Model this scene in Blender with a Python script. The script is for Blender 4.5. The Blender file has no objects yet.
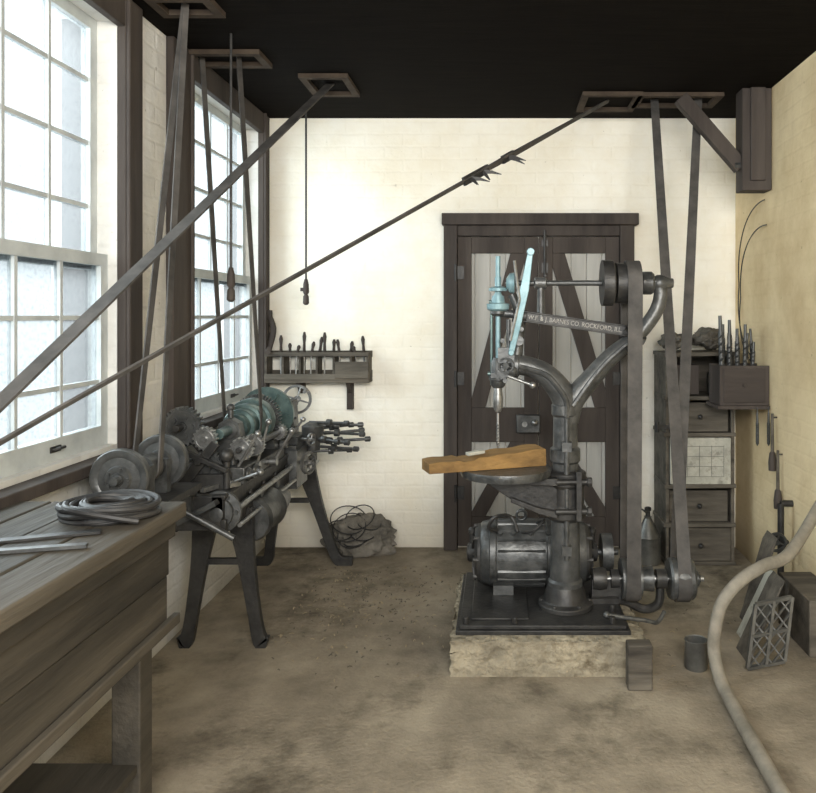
import bpy,bmesh,math,random
from mathutils import Vector,Matrix,noise
random.seed(4)
V=Vector
F=774.0;CH=1.44;VX=500;VY=315
def P(px,py,d): return V(((px-VX)/F*d, d, CH+(VY-py)/F*d))
def lin(c):
    c=c/255.0
    return c/12.92 if c<=0.04045 else ((c+0.055)/1.055)**2.4
def C(r,g,b): return (lin(r),lin(g),lin(b),1)
# ---------------- materials
def base(name):
    m=bpy.data.materials.new(name);m.use_nodes=True
    nt=m.node_tree;b=nt.nodes['Principled BSDF']
    return m,nt,b
def mat(name,c1,c2,scale=8,rough=.6,metal=0,bump=.2,stretch=(1,1,1),spec=.4,detail=6,bscale=None,bdist=.004,stain=None):
    m,nt,b=base(name);N=nt.nodes;L=nt.links
    tc=N.new('ShaderNodeTexCoord');mp=N.new('ShaderNodeMapping');mp.inputs['Scale'].default_value=stretch
    L.new(tc.outputs['Object'],mp.inputs[0])
    nz=N.new('ShaderNodeTexNoise');nz.inputs['Scale'].default_value=scale;nz.inputs['Detail'].default_value=detail;nz.inputs['Roughness'].default_value=.65
    L.new(mp.outputs[0],nz.inputs['Vector'])
    cr=N.new('ShaderNodeValToRGB');cr.color_ramp.elements[0].position=.3;cr.color_ramp.elements[1].position=.7
    cr.color_ramp.elements[0].color=c1;cr.color_ramp.elements[1].color=c2
    L.new(nz.outputs['Fac'],cr.inputs[0]);out=cr.outputs[0]
    if stain:
        n3=N.new('ShaderNodeTexNoise');n3.inputs['Scale'].default_value=stain[1];n3.inputs['Detail'].default_value=9;n3.inputs['Roughness'].default_value=.7
        L.new(mp.outputs[0],n3.inputs['Vector']);r3=N.new('ShaderNodeValToRGB');r3.color_ramp.elements[0].position=stain[2];r3.color_ramp.elements[1].position=stain[2]+.16
        L.new(n3.outputs['Fac'],r3.inputs[0]);mx=N.new('ShaderNodeMixRGB');L.new(r3.outputs[0],mx.inputs[0]);L.new(out,mx.inputs[1]);mx.inputs[2].default_value=stain[0];out=mx.outputs[0]
    L.new(out,b.inputs['Base Color'])
    b.inputs['Roughness'].default_value=rough;b.inputs['Metallic'].default_value=metal
    b.inputs['Specular IOR Level'].default_value=spec
    if bump:
        n2=N.new('ShaderNodeTexNoise');n2.inputs['Scale'].default_value=bscale or scale*4;n2.inputs['Detail'].default_value=4
        L.new(mp.outputs[0],n2.inputs['Vector'])
        bp=N.new('ShaderNodeBump');bp.inputs['Strength'].default_value=bump;bp.inputs['Distance'].default_value=bdist
        L.new(n2.outputs['Fac'],bp.inputs['Height']);L.new(bp.outputs[0],b.inputs['Normal'])
    return m
def wallmat(name,c1,c2,c3,ax,bstr=.35,bcol=.2):
    m,nt,b=base(name);N=nt.nodes;L=nt.links
    g=N.new('ShaderNodeNewGeometry');sp=N.new('ShaderNodeSeparateXYZ');L.new(g.outputs['Position'],sp.inputs[0])
    cb=N.new('ShaderNodeCombineXYZ');L.new(sp.outputs[ax],cb.inputs[0]);L.new(sp.outputs[2],cb.inputs[1])
    nw=N.new('ShaderNodeTexNoise');nw.inputs['Scale'].default_value=9;nw.inputs['Detail'].default_value=5;L.new(g.outputs['Position'],nw.inputs['Vector'])
    vm=N.new('ShaderNodeVectorMath');vm.operation='SCALE';vm.inputs['Scale'].default_value=.022;L.new(nw.outputs['Color'],vm.inputs[0])
    va=N.new('ShaderNodeVectorMath');L.new(cb.outputs[0],va.inputs[0]);L.new(vm.outputs[0],va.inputs[1])
    br=N.new('ShaderNodeTexBrick');br.inputs['Scale'].default_value=1;br.inputs['Brick Width'].default_value=.235;br.inputs['Row Height'].default_value=.078
    br.inputs['Mortar Size'].default_value=.012;br.inputs['Mortar Smooth'].default_value=1
    br.inputs['Color1'].default_value=(1,1,1,1);br.inputs['Color2'].default_value=(.96,.96,.96,1);br.inputs['Mortar'].default_value=(.86,.855,.84,1)
    L.new(va.outputs[0],br.inputs['Vector'])
    n1=N.new('ShaderNodeTexNoise');n1.inputs['Scale'].default_value=1.6;n1.inputs['Detail'].default_value=9;n1.inputs['Roughness'].default_value=.68;L.new(g.outputs['Position'],n1.inputs['Vector'])
    cr=N.new('ShaderNodeValToRGB');e=cr.color_ramp.elements;e[0].position=.34;e[0].color=c1;e[1].position=.6;e[1].color=c2
    L.new(n1.outputs['Fac'],cr.inputs[0])
    n5=N.new('ShaderNodeTexNoise');n5.inputs['Scale'].default_value=2.4;n5.inputs['Detail'].default_value=5;L.new(g.outputs['Position'],n5.inputs['Vector'])
    m5=N.new('ShaderNodeMapRange');m5.inputs['From Min'].default_value=.47;m5.inputs['From Max'].default_value=.7;m5.inputs['To Max'].default_value=bcol*2.5;L.new(n5.outputs['Fac'],m5.inputs[0])
    mx=N.new('ShaderNodeMixRGB');mx.blend_type='MULTIPLY';L.new(m5.outputs[0],mx.inputs[0]);L.new(cr.outputs[0],mx.inputs[1]);L.new(br.outputs['Color'],mx.inputs[2])
    n2=N.new('ShaderNodeTexNoise');n2.inputs['Scale'].default_value=30;n2.inputs['Detail'].default_value=6;n2.inputs['Roughness'].default_value=.6;L.new(g.outputs['Position'],n2.inputs['Vector'])
    r2=N.new('ShaderNodeValToRGB');r2.color_ramp.elements[0].position=.68;r2.color_ramp.elements[1].position=.73;L.new(n2.outputs['Fac'],r2.inputs[0])
    mr=N.new('ShaderNodeMapRange');mr.inputs['From Min'].default_value=.0;mr.inputs['From Max'].default_value=.3;mr.inputs['To Min'].default_value=1.1;mr.inputs['To Max'].default_value=0
    L.new(sp.outputs[2],mr.inputs[0])
    mm=N.new('ShaderNodeMath');mm.operation='MULTIPLY';L.new(mr.outputs[0],mm.inputs[0]);L.new(n1.outputs['Fac'],mm.inputs[1])
    ad=N.new('ShaderNodeMath');ad.operation='MULTIPLY_ADD';ad.inputs[1].default_value=.6;L.new(r2.outputs[0],ad.inputs[0]);L.new(mm.outputs[0],ad.inputs[2]);ad.use_clamp=True
    m2=N.new('ShaderNodeMixRGB');L.new(ad.outputs[0],m2.inputs[0]);L.new(mx.outputs[0],m2.inputs[1]);m2.inputs[2].default_value=c3
    L.new(m2.outputs[0],b.inputs['Base Color']);b.inputs['Roughness'].default_value=.9;b.inputs['Specular IOR Level'].default_value=.15
    n6=N.new('ShaderNodeTexNoise');n6.inputs['Scale'].default_value=9;n6.inputs['Detail'].default_value=6;L.new(g.outputs['Position'],n6.inputs['Vector'])
    hb=N.new('ShaderNodeMath');hb.operation='MULTIPLY';hb.inputs[1].default_value=.45;L.new(br.outputs['Fac'],hb.inputs[0])
    h0=N.new('ShaderNodeMath');h0.operation='MULTIPLY_ADD';h0.inputs[1].default_value=2.6;L.new(n6.outputs['Fac'],h0.inputs[0]);L.new(hb.outputs[0],h0.inputs[2])
    h=N.new('ShaderNodeMath');h.operation='MULTIPLY_ADD';h.inputs[1].default_value=.9;L.new(n2.outputs['Fac'],h.inputs[0]);L.new(h0.outputs[0],h.inputs[2])
    bp=N.new('ShaderNodeBump');bp.invert=True;bp.inputs['Strength'].default_value=bstr;bp.inputs['Distance'].default_value=.006
    L.new(h.outputs[0],bp.inputs['Height']);L.new(bp.outputs[0],b.inputs['Normal'])
    return m
M={}
M['wall_back']=wallmat('whitewashed brick cream',C(240,233,215),C(250,247,236),C(140,128,108),0,.45,.12)
M['wall_left']=wallmat('whitewashed brick cool',C(206,205,200),C(230,229,225),C(120,114,102),1,.7,.3)
M['wall_right']=wallmat('whitewashed brick ochre',C(200,178,138),C(228,210,172),C(112,92,66),1,.4,.1)
M['floor']=mat('dirty concrete floor',C(106,98,86),C(162,152,134),3.2,.92,0,.6,spec=.08,detail=13,bscale=60,bdist=.008,stain=(C(70,64,54),1.3,.53))
M['ceil']=mat('near-black ceiling boards',C(16,13,12),C(26,23,20),3,.9,0,.3,(1,8,1),spec=.05)  # board colour chosen near-black so the area above the wall renders dark
M['iron']=mat('cast iron',C(50,52,53),C(98,99,98),13,.38,.4,.5,spec=.5,stain=(C(34,33,32),9,.54))
M['irond']=mat('dark cast iron',C(30,30,31),C(66,65,63),13,.45,.3,.5,spec=.45)
M['steel']=mat('worn steel',C(112,113,112),C(180,180,178),16,.32,.75,.2,stain=(C(66,66,64),14,.54))
M['teal']=mat('pale teal paint',C(102,134,142),C(144,172,178),12,.42,.2,.2)
M['teald']=mat('glossy faint teal metal',C(54,74,74),C(108,128,125),14,.3,.45,.2,spec=.6,stain=(C(40,44,44),10,.56))
M['leather']=mat('belt leather',C(54,53,52),C(90,87,84),9,.7,0,.3,spec=.3)
M['dleather']=mat('oily dark leather',C(24,24,26),C(52,51,50),12,.5,0,.3,spec=.4)
M['letter']=mat('worn raised letters',C(108,106,102),C(154,151,145),20,.5,.3,.2)
M['dwood']=mat('dark painted timber',C(50,45,43),C(84,77,72),6,.7,0,.5,(1,1,.12),spec=.2,bscale=50)
M['dwoodh']=mat('dark painted timber rail',C(50,45,43),C(82,75,70),6,.7,0,.5,(.12,1,1),spec=.2,bscale=50)
M['gboard']=mat('pale weathered boards',C(150,150,147),C(196,195,190),5,.8,0,.3,(1,1,.1),spec=.15,bscale=40)
M['bench']=mat('worn bench timber',C(34,32,28),C(88,82,72),6,.65,0,.9,(1,.1,1),spec=.35,bscale=40,bdist=.006)
M['yel']=mat('rough ochre pine',C(88,66,36),C(154,120,70),9,.75,0,.8,(.15,1.2,1),bscale=60,bdist=.006)
M['conc']=mat('rough concrete',C(104,98,86),C(168,159,138),7,.95,0,1,spec=.1,detail=12,bscale=22,bdist=.03,stain=(C(84,74,58),6,.55))
M['cloth']=mat('grubby sacking',C(72,70,66),C(128,123,114),9,.95,0,.8,spec=.05,bscale=80,bdist=.006)
M['gwood']=mat('grey brown timber',C(52,49,45),C(114,108,98),9,.8,0,.8,(.15,1,1),spec=.15,bscale=40,bdist=.006)
M['slot']=mat('brown slot framing',C(58,50,44),C(84,74,64),8,.8,0,.4,spec=.1)
M['tin']=mat('dull tin plate',C(80,80,78),C(126,126,122),8,.4,.6,.2)
M['rubber']=mat('grey hose',C(112,108,98),C(148,142,130),10,.7,0,.2,spec=.2)
M['paper']=mat('grimy pale card',C(146,146,136),C(192,190,178),9,.85,0,.2,spec=.1,stain=(C(96,92,82),7,.52))
M['sash']=mat('grey sash paint',C(166,172,174),C(200,206,206),6,.6,0,.1)
M['shave']=mat('wood shavings',C(120,108,88),C(168,154,128),20,.9,0,.2,spec=.1)
M['shaved']=mat('dull metal shavings',C(80,75,67),C(110,104,92),20,.8,.1,.2,spec=.2)
def glass():
    m,nt,b=base('dusty window glass');N=nt.nodes;L=nt.links;N.remove(b)
    out=N['Material Output'];tr=N.new('ShaderNodeBsdfTransparent');tl=N.new('ShaderNodeBsdfTranslucent')
    tc=N.new('ShaderNodeTexCoord');nz=N.new('ShaderNodeTexNoise');nz.inputs['Scale'].default_value=70;nz.inputs['Detail'].default_value=3;L.new(tc.outputs['Object'],nz.inputs[0])
    cr=N.new('ShaderNodeValToRGB');cr.color_ramp.elements[0].position=.3;cr.color_ramp.elements[0].color=(.38,.41,.42,1);cr.color_ramp.elements[1].position=.5;cr.color_ramp.elements[1].color=(.47,.495,.50,1)
    L.new(nz.outputs['Fac'],cr.inputs[0]);L.new(cr.outputs[0],tr.inputs[0]);tl.inputs[0].default_value=(.4,.42,.43,1)
    mx=N.new('ShaderNodeMixShader');mx.inputs[0].default_value=.1;L.new(tr.outputs[0],mx.inputs[1]);L.new(tl.outputs[0],mx.inputs[2]);L.new(mx.outputs[0],out.inputs[0])
    return m
M['glass']=glass()
# ---------------- mesh builder
def frame(t):
    t=t.normalized();a=V((0,0,1)) if abs(t.z)<.9 else V((1,0,0))
    u=t.cross(a).normalized();v=t.cross(u).normalized();return u,v
class MB:
    def __init__(s): s.bm=bmesh.new();s.m=0
    def face(s,vs):
        try:
            f=s.bm.faces.new(vs);f.material_index=s.m;f.smooth=True
        except ValueError: pass
    def box(s,lo,hi):
        lo=V(lo);hi=V(hi);return s.obox((lo+hi)/2,hi-lo)
    def obox(s,c,size,R=None):
        c=V(c);vs=[]
        for i in (-.5,.5):
            for j in (-.5,.5):
                for k in (-.5,.5):
                    d=V((i*size[0],j*size[1],k*size[2]))
                    if R is not None: d=R@d
                    vs.append(s.bm.verts.new(c+d))
        for q in ((0,1,3,2),(4,6,7,5),(0,4,5,1),(2,3,7,6),(0,2,6,4),(1,5,7,3)): s.face([vs[i] for i in q])
        return s
    def beam(s,p0,p1,w,h,up=(0,0,1)):
        p0=V(p0);p1=V(p1);t=(p1-p0);l=t.length;t.normalize();up=V(up);a=t.cross(up).normalized();b=a.cross(t).normalized()
        R=Matrix((t,a,b)).transposed();return s.obox((p0+p1)/2,(l,w,h),R)
    def prism(s,pts,off):
        off=V(off);a=[s.bm.verts.new(V(p)) for p in pts];b=[s.bm.verts.new(V(p)+off) for p in pts]
        s.face(a);s.face(b[::-1])
        n=len(a)
        for i in range(n): s.face([a[i],a[(i+1)%n],b[(i+1)%n],b[i]])
        return s
    def rev(s,o,ax,prof,n=28,closed=False,uv=None,asp=1):
        o=V(o);ax=V(ax).normalized();u,v=uv or frame(ax);rings=[]
        for t,r in prof:
            rings.append([s.bm.verts.new(o+ax*t+(u*math.cos(2*math.pi*i/n)+v*asp*math.sin(2*math.pi*i/n))*max(r,.0003)) for i in range(n)])
        k=len(rings);rg=range(k if closed else k-1)
        for j in rg:
            a=rings[j];b=rings[(j+1)%k]
            for i in range(n): s.face([a[i],a[(i+1)%n],b[(i+1)%n],b[i]])
        if not closed: s.face(rings[0]);s.face(rings[-1][::-1])
        return s
    def cyl(s,p0,p1,r0,r1=None,n=20):
        p0=V(p0);p1=V(p1);return s.rev(p0,p1-p0,[(0,r0),((p1-p0).length,r0 if r1 is None else r1)],n)
    def tube(s,pts,rs,n=12,closed=False,asp=1):
        pts=[V(p) for p in pts];k=len(pts)
        if not hasattr(rs,'__len__'): rs=[rs]*k
        T=[]
        for i in range(k):
            a=pts[(i-1)%k] if closed or i>0 else pts[i];b=pts[(i+1)%k] if closed or i<k-1 else pts[i]
            T.append((b-a).normalized())
        u,v=frame(T[0]);rings=[]
        for i in range(k):
            u=(u-T[i]*u.dot(T[i])).normalized();v=T[i].cross(u)
            rings.append([s.bm.verts.new(pts[i]+(u*math.cos(2*math.pi*j/n)*asp+v*math.sin(2*math.pi*j/n))*rs[i]) for j in range(n)])
        for i in range(k if closed else k-1):
            a=rings[i];b=rings[(i+1)%k]
            for j in range(n): s.face([a[j],a[(j+1)%n],b[(j+1)%n],b[j]])
        if not closed: s.face(rings[0]);s.face(rings[-1][::-1])
        return s
    def ribbon(s,pts,ws,w,t=.005,closed=False):
        pts=[V(p) for p in pts];k=len(pts)
        if not hasattr(w,'__len__'): w=[w]*k
        rings=[]
        for i in range(k):
            a=pts[(i-1)%k] if closed or i>0 else pts[i];b=pts[(i+1)%k] if closed or i<k-1 else pts[i]
            T=(b-a).normalized();W=V(ws[i] if isinstance(ws,list) else ws);W=(W-T*W.dot(T)).normalized();n=T.cross(W)
            rings.append([s.bm.verts.new(pts[i]+W*(x*w[i]/2)+n*(y*t/2)) for x,y in ((-1,-1),(1,-1),(1,1),(-1,1))])
        for i in range(k if closed else k-1):
            a=rings[i];b=rings[(i+1)%k]
            for j in range(4): s.face([a[j],a[(j+1)%4],b[(j+1)%4],b[j]])
        if not closed: s.face(rings[0]);s.face(rings[-1][::-1])
        return s
    def torus(s,o,ax,R,r,n=40,m=10):
        o=V(o);u,v=frame(V(ax))
        return s.tube([o+(u*math.cos(2*math.pi*i/n)+v*math.sin(2*math.pi*i/n))*R for i in range(n)],r,m,True)
    def ball(s,c,r,sc=(1,1,1),n=14):
        pr=[(-r*math.cos(math.pi*i/n)*sc[2],r*math.sin(math.pi*i/n)*sc[0]) for i in range(n+1)]
        return s.rev(c,(0,0,1),pr,20)
    def gear(s,o,ax,r,th,teeth,hole=None):
        o=V(o);ax=V(ax).normalized();u,v=frame(ax);pts=[]
        for i in range(teeth*4):
            a=2*math.pi*i/(teeth*4);rr=r if i%4 in(0,1) else r*.86
            pts.append(o-ax*th/2+(u*math.cos(a)+v*math.sin(a))*rr)
        s.prism(pts,ax*th)
        s.rev(o-ax*th*.62,ax,[(0,r*.7),(0,r*.76),(th*1.24,r*.76),(th*1.24,r*.7)],28,closed=True)
        s.rev(o-ax*th*.9,ax,[(0,r*.25),(th*1.8,r*.25)],16);return s
    def wheel(s,o,ax,R,w,rim=.012,hub=.02,sp=5,hubw=None):
        o=V(o);ax=V(ax).normalized();u,v=frame(ax)
        s.rev(o,ax,[(-w/2,R),(w/2,R),(w/2,R-rim),(-w/2,R-rim)],36,closed=True)
        hw=hubw or w*1.3
        s.rev(o,ax,[(-hw/2,hub),(hw/2,hub)],16)
        for i in range(sp):
            a=2*math.pi*i/sp+.3;d=u*math.cos(a)+v*math.sin(a)
            s.cyl(o+d*hub*.8,o+d*(R-rim*.5),min(.3*w,.012),min(.22*w,.009),8)
        return s
    def twist(s,p,h,r,turns=3,n=40,shank=.3,tilt=(0,0,1)):
        p=V(p);ax=V(tilt).normalized();u,v=frame(ax);rings=[];m=12
        for i in range(n+1):
            t=i/n;z=h*(1-shank)*t;a=turns*2*math.pi*t;k=min(1,t*8+.1);ring=[]
            for j in range(m):
                b=2*math.pi*j/m;f=1 if abs(math.cos(b))>.45 else .45
                ring.append(s.bm.verts.new(p+ax*z+(u*math.cos(b+a)+v*math.sin(b+a))*r*k*f))
            rings.append(ring)
        for i in range(n):
            for j in range(m): s.face([rings[i][j],rings[i][(j+1)%m],rings[i+1][(j+1)%m],rings[i+1][j]])
        s.face(rings[0]);s.face(rings[-1][::-1])
        s.cyl(p+ax*h*(1-shank),p+ax*h,r*.75,r*.65,12);return s
def cat(pts,k=6):
    pts=[list(p) for p in pts];out=[]
    q=[pts[0]]+pts+[pts[-1]]
    for i in range(1,len(q)-2):
        for j in range(k):
            t=j/k;o=[]
            for a,b,c,d in zip(q[i-1],q[i],q[i+1],q[i+2]):
                o.append(.5*((2*b)+(-a+c)*t+(2*a-5*b+4*c-d)*t*t+(-a+3*b-3*c+d)*t**3))
            out.append(o)
    out.append(pts[-1]);return out
def tubec(mb,pr,n=16,k=6,asp=1):
    o=cat(pr,k);mb.tube([p[:3] for p in o],[p[3] for p in o],n,asp=asp);return mb
WL={}
def thing(name,loc,label,category,group=None,kind=None):
    e=bpy.data.objects.new(name,None);e.empty_display_size=.05;bpy.context.collection.objects.link(e);e.location=loc;WL[e.name]=V(loc)
    e['label']=label;e['category']=category
    if group:e['group']=group
    if kind:e['kind']=kind
    return e
def fin(mb,name,mats,parent=None,label=None,category=None,group=None,kind=None,bev=0):
    bm=mb.bm;bmesh.ops.recalc_face_normals(bm,faces=bm.faces)
    for e in bm.edges:
        if len(e.link_faces)==2 and e.calc_face_angle(0)>.6: e.smooth=False
    xs=[v.co for v in bm.verts]
    lo=V((min(c[i] for c in xs) for i in range(3)));hi=V((max(c[i] for c in xs) for i in range(3)))
    c=V(((lo.x+hi.x)/2,(lo.y+hi.y)/2,lo.z));bmesh.ops.translate(bm,verts=bm.verts,vec=-c)
    me=bpy.data.meshes.new(name);bm.to_mesh(me);bm.free()
    for k in (mats if isinstance(mats,(list,tuple)) else [mats]): me.materials.append(M[k])
    o=bpy.data.objects.new(name,me);bpy.context.collection.objects.link(o);WL[o.name]=c
    if parent is not None: o.parent=parent;o.location=c-WL[parent.name]
    else: o.location=c
    if label:o['label']=label
    if category:o['category']=category
    if group:o['group']=group
    if kind:o['kind']=kind
    if bev:
        b=o.modifiers.new('bevel','BEVEL');b.width=bev;b.segments=2;b.limit_method='ANGLE'
    return o
def blob(c,r,seed=0,amp=.3,zmin=None,sub=5,fold=0):
    bm=bmesh.new();bmesh.ops.create_icosphere(bm,subdivisions=sub,radius=1)
    for v in bm.verts:
        q=v.co.copy();n=noise.noise(q*1.8+V((seed*3,0,0)))*amp+noise.noise(q*5+V((3,seed,2)))*amp*.4+abs(noise.noise(q*9))*amp*.2
        if fold: n+=fold*math.sin(q.x*11+noise.noise(q*3)*5)*.5
        q*=1+n;p=V((c[0]+q.x*r[0],c[1]+q.y*r[1],c[2]+q.z*r[2]))
        if zmin is not None:p.z=max(p.z,zmin)
        v.co=p
    s=MB();s.bm.free();s.bm=bm
    for f in bm.faces:f.smooth=True
    return s
# ================= ROOM
XL,XR,YB,HC=-1.46,1.46,4.8,2.66
fin(MB().box((XL-.3,-1.2,-.1),(XR+.3,YB+.3,0)),'floor','floor',kind='structure',label='dirty brown concrete workshop floor')
fin(MB().box((XL-.3,-1.2,HC),(XR+.3,YB+.3,HC+.12)),'ceiling','ceil',kind='structure',label='dark board ceiling')
fin(MB().box((XL-.25,YB,0),(XR+.25,YB+.25,HC)),'wall_back','wall_back',kind='structure',label='whitewashed brick wall')
fin(MB().box((XR,-1.2,0),(XR+.25,YB,HC)),'wall_right','wall_right',kind='structure',label='yellowed whitewashed wall')
W1=(1.85,2.95);W2=(3.58,4.67);ZS,ZT=.95,2.56
w=MB();x0,x1=XL-.25,XL
w.box((x0,-1.2,0),(x1,YB,ZS)).box((x0,-1.2,ZT),(x1,YB,HC)).box((x0,-1.2,ZS),(x1,W1[0],ZT)).box((x0,W1[1],ZS),(x1,W2[0],ZT)).box((x0,W2[1],ZS),(x1,YB,ZT))
fin(w,'wall_left','wall_left',kind='structure',label='whitewashed brick wall with two tall sash windows')
def window(i,a,b):
    e=thing('window_%d'%i,(XL-.05,(a+b)/2,ZS),'tall multi-pane sash window with dusty glass','window',kind='structure')
    xs=XL-.07;mid=1.64
    for (z0,z1,x,nr) in ((ZS,mid+.03,xs,3),(mid-.03,ZT,xs-.04,4)):
        s=MB();t=.035;fw=.05;rb=(.075 if z0==ZS else .045)
        s.box((x,a,z0),(x+t,a+fw,z1)).box((x,b-fw,z0),(x+t,b,z1)).box((x,a+fw,z0),(x+t,b-fw,z0+rb)).box((x,a+fw,z1-.045),(x+t,b-fw,z1))
        for k in range(1,4):
            y=a+fw+(b-a-2*fw)*k/4;s.box((x+.006,y-.008,z0+rb),(x+t-.006,y+.008,z1-.045))
        for k in range(1,nr):
            z=z0+(z1-z0)*k/nr;s.box((x+.008,a+fw,z-.008),(x+t-.008,b-fw,z+.008))
        fin(s,'sash','sash',e)
        fin(MB().box((x+.014,a+.02,z0+.02),(x+.018,b-.02,z1-.02)),'glass','glass',e)
    fr=MB();fr.box((XL-.2,a-.0,ZS),(XL-.112,a+.02,ZT)).box((XL-.2,b-.02,ZS),(XL-.112,b,ZT))
    fin(fr,'frame','dwood',e)
    l=MB();y=(a+b)/2+.2;l.box((XL-.036,y-.03,ZS+.03),(XL-.03,y+.03,ZS+.05));l.tube([(XL-.03,y-.02,ZS+.04),(XL-.01,y-.015,ZS+.045),(XL-.01,y+.015,ZS+.045),(XL-.03,y+.02,ZS+.04)],.005,8);fin(l,'sash_lift','irond',e)
    return e
window(1,*W1);window(2,*W2)
def trims(n,y0,y1,y2,y3):
    t=MB();t.box((XL,y0,ZS-.02),(XL+.035,y1,HC)).box((XL,y2,ZS-.02),(XL+.035,y3,HC)).box((XL,y1,ZT-.02),(XL+.033,y2,HC)).box((XL-.03,y0-.03,ZS-.06),(XL+.07,y3+.0,ZS-.02))
    for y in (y1-.02,y2+.0): t.box((XL+.035,y,ZS-.02),(XL+.05,y+.02,HC))
    fin(t,'trim_%d'%n,'dwood',kind='structure',bev=.004,label='dark timber window surround and sill')
trims(1,1.70,1.85,2.95,3.09);trims(2,3.38,3.58,4.67,4.79)
# ================= DOOR
def bx(px): return (px-500)/161.25
YD=YB
t=MB();t.box((-.345,YD-.07,0),(-.262,YD,1.99)).box((.735,YD-.07,0),(.822,YD,1.99)).box((-.262,YD-.06,1.925),(.735,YD,1.99)).box((-.355,YD-.1,1.99),(.845,YD,2.06))
fin(t,'trim_3','dwood',kind='structure',bev=.004,label='dark timber door frame with projecting head board')
door=thing('door_1',(.236,YD-.02,0),'double ledged and braced door, dark frame over pale boards','door',kind='structure')
for (a,b,sg) in ((-.26,.234,1),(.238,.733,-1)):
    lf=MB();y0,y1=YD-.045,YD-.022
    for k in range(5):
        u0=a+.01+(b-a-.02)*k/5;u1=a+.01+(b-a-.02)*(k+1)/5
        lf.box((u0+.0015,y1,.02),(u1-.0015,YD-.004,1.91))
    leaf=fin(lf,'door_leaf','gboard',door,bev=.002)
    f=MB();f.box((a,y0,.02),(a+.085,y1,1.92)).box((b-.085,y0,.02),(b,y1,1.92))
    for z0,z1 in ((1.82,1.92),(.66,.87),(.02,.2)): f.box((a+.085,y0,z0),(b-.085,y1,z1))
    if sg>0:
        q=((a+.07,.87),(b-.17,1.82));q2=((a+.07,.2),(b-.17,.66))
    else: q=((b-.15,.87),(a+.06,1.82));q2=((b-.15,.2),(a+.06,.66))
    for (c,d) in (q,q2):
        f.prism([(c[0],y0+.003,c[1]),(c[0]+.10,y0+.003,c[1]),(d[0]+.10,y0+.003,d[1]),(d[0],y0+.003,d[1])],(0,y1-y0-.003,0))
    fin(f,'door_frame','dwood',leaf,bev=.003)
    for z in (.35,1.05,1.7):
        h=MB();xx=a-.01 if sg>0 else b+.01
        h.cyl((xx,YD-.078,z-.05),(xx,YD-.078,z+.05),.009).box((min(xx,xx+sg*.05),YD-.056,z-.04),(max(xx,xx+sg*.05),YD-.046,z+.04))
        fin(h,'hinge','irond',leaf)
l=MB();l.box((.10,YD-.085,.72),(.245,YD-.045,.83));fin(l,'door_lock','iron',door,bev=.005)
l=MB();l.cyl((.15,YD-.085,.775),(.15,YD-.10,.775),.016).cyl((.21,YD-.085,.79),(.21,YD-.13,.79),.006).ball((.21,YD-.135,.79),.02);fin(l,'door_knob','steel',door)
l=MB();l.cyl((.275,YD-.06,1.66),(.275,YD-.06,1.96),.008).box((.255,YD-.055,1.70),(.295,YD-.046,1.76)).box((.255,YD-.055,1.86),(.295,YD-.046,1.90)).cyl((.275,YD-.06,1.68),(.275,YD-.095,1.68),.007);fin(l,'bolt','irond',door)
# ================= DRILL PRESS
S=F/3.35
def dx(px):return (px-500)/S
def dz(py):return CH+(315-py)/S
bm=bmesh.new();bmesh.ops.create_cube(bm,size=1)
bmesh.ops.subdivide_edges(bm,edges=bm.edges,cuts=22,use_grid_fill=True)
for v in bm.verts:
    p=V((.193+v.co.x*.785,3.49+v.co.y*.82,.0725+v.co.z*.145));e=sum(1 for q in v.co if abs(abs(q)-.5)<.01)
    n=noise.noise(p*14)*.011+(noise.noise(p*35)*.01)
    if p.z>.01: p+=V((v.co.x,v.co.y,0))*n*2
    if e>1 and p.z>.1: p.z-=.004+abs(noise.noise(p*12))*.028
    v.co=p
s=MB();s.bm.free();s.bm=bm
for f in bm.faces:f.smooth=True
fin(s,'plinth','conc',label='rough chipped concrete machine plinth under the drill',category='plinth')
CX,CY=.283,3.36
dr=thing('pillar_drill',(CX,CY,.145),'belt-driven cast-iron pillar drilling machine with curved forked arm','drilling machine')
b=MB();b.box((-.18,3.13,.144),(.53,3.82,.162)).box((-.165,3.145,.162),(.515,3.8,.178))
b.box((-.12,3.2,.178),(.12,3.8,.186))
b.rev((CX,CY,.178),(0,0,1),[(0,.12),(.02,.12),(.03,.095),(.07,.085),(.10,.072)])
for i in range(6):
    th=i*math.pi/3;b.cyl((CX+.105*math.cos(th),CY+.105*math.sin(th),.19),(CX+.105*math.cos(th),CY+.105*math.sin(th),.21),.011,n=6)
for q in ((-.14,3.17),(.06,3.17),(.46,3.17),(.48,3.3)): b.cyl((q[0],q[1],.17),(q[0],q[1],.205),.014,n=6)
fin(b,'base','irond',dr,bev=.003)
c=MB();c.rev((CX,CY,.2),(0,0,1),[(0,.07),(.05,.068),(.06,.075),(.09,.075),(.10,.066),(.35,.062),(.36,.07),(.40,.07),(.41,.06),(.60,.057),(.61,.066),(.66,.066),(.67,.054),(.80,.052),(.81,.06),(.85,.06),(.86,.05)])
fin(c,'column','iron',dr)
a=MB()
tubec(a,[(CX,CY,1.0,.054),(CX+.0,CY,1.07,.058),(CX-.035,CY,1.13,.054),(CX-.09,CY,1.185,.048),(CX-.155,CY,1.215,.044),(CX-.22,CY,1.225,.044)],18)
tubec(a,[(CX,CY-.052,1.0,.012),(CX,CY-.056,1.07,.012),(CX-.035,CY-.055,1.13,.012),(CX-.09,CY-.048,1.185,.012),(CX-.2,CY-.042,1.22,.01)],8)
a.rev((CX-.2,CY,1.22),(-1,0,.03),[(0,.044),(.005,.054),(.03,.054),(.04,.044)],22)
fin(a,'spindle_arm','iron',dr)
a=MB()
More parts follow.
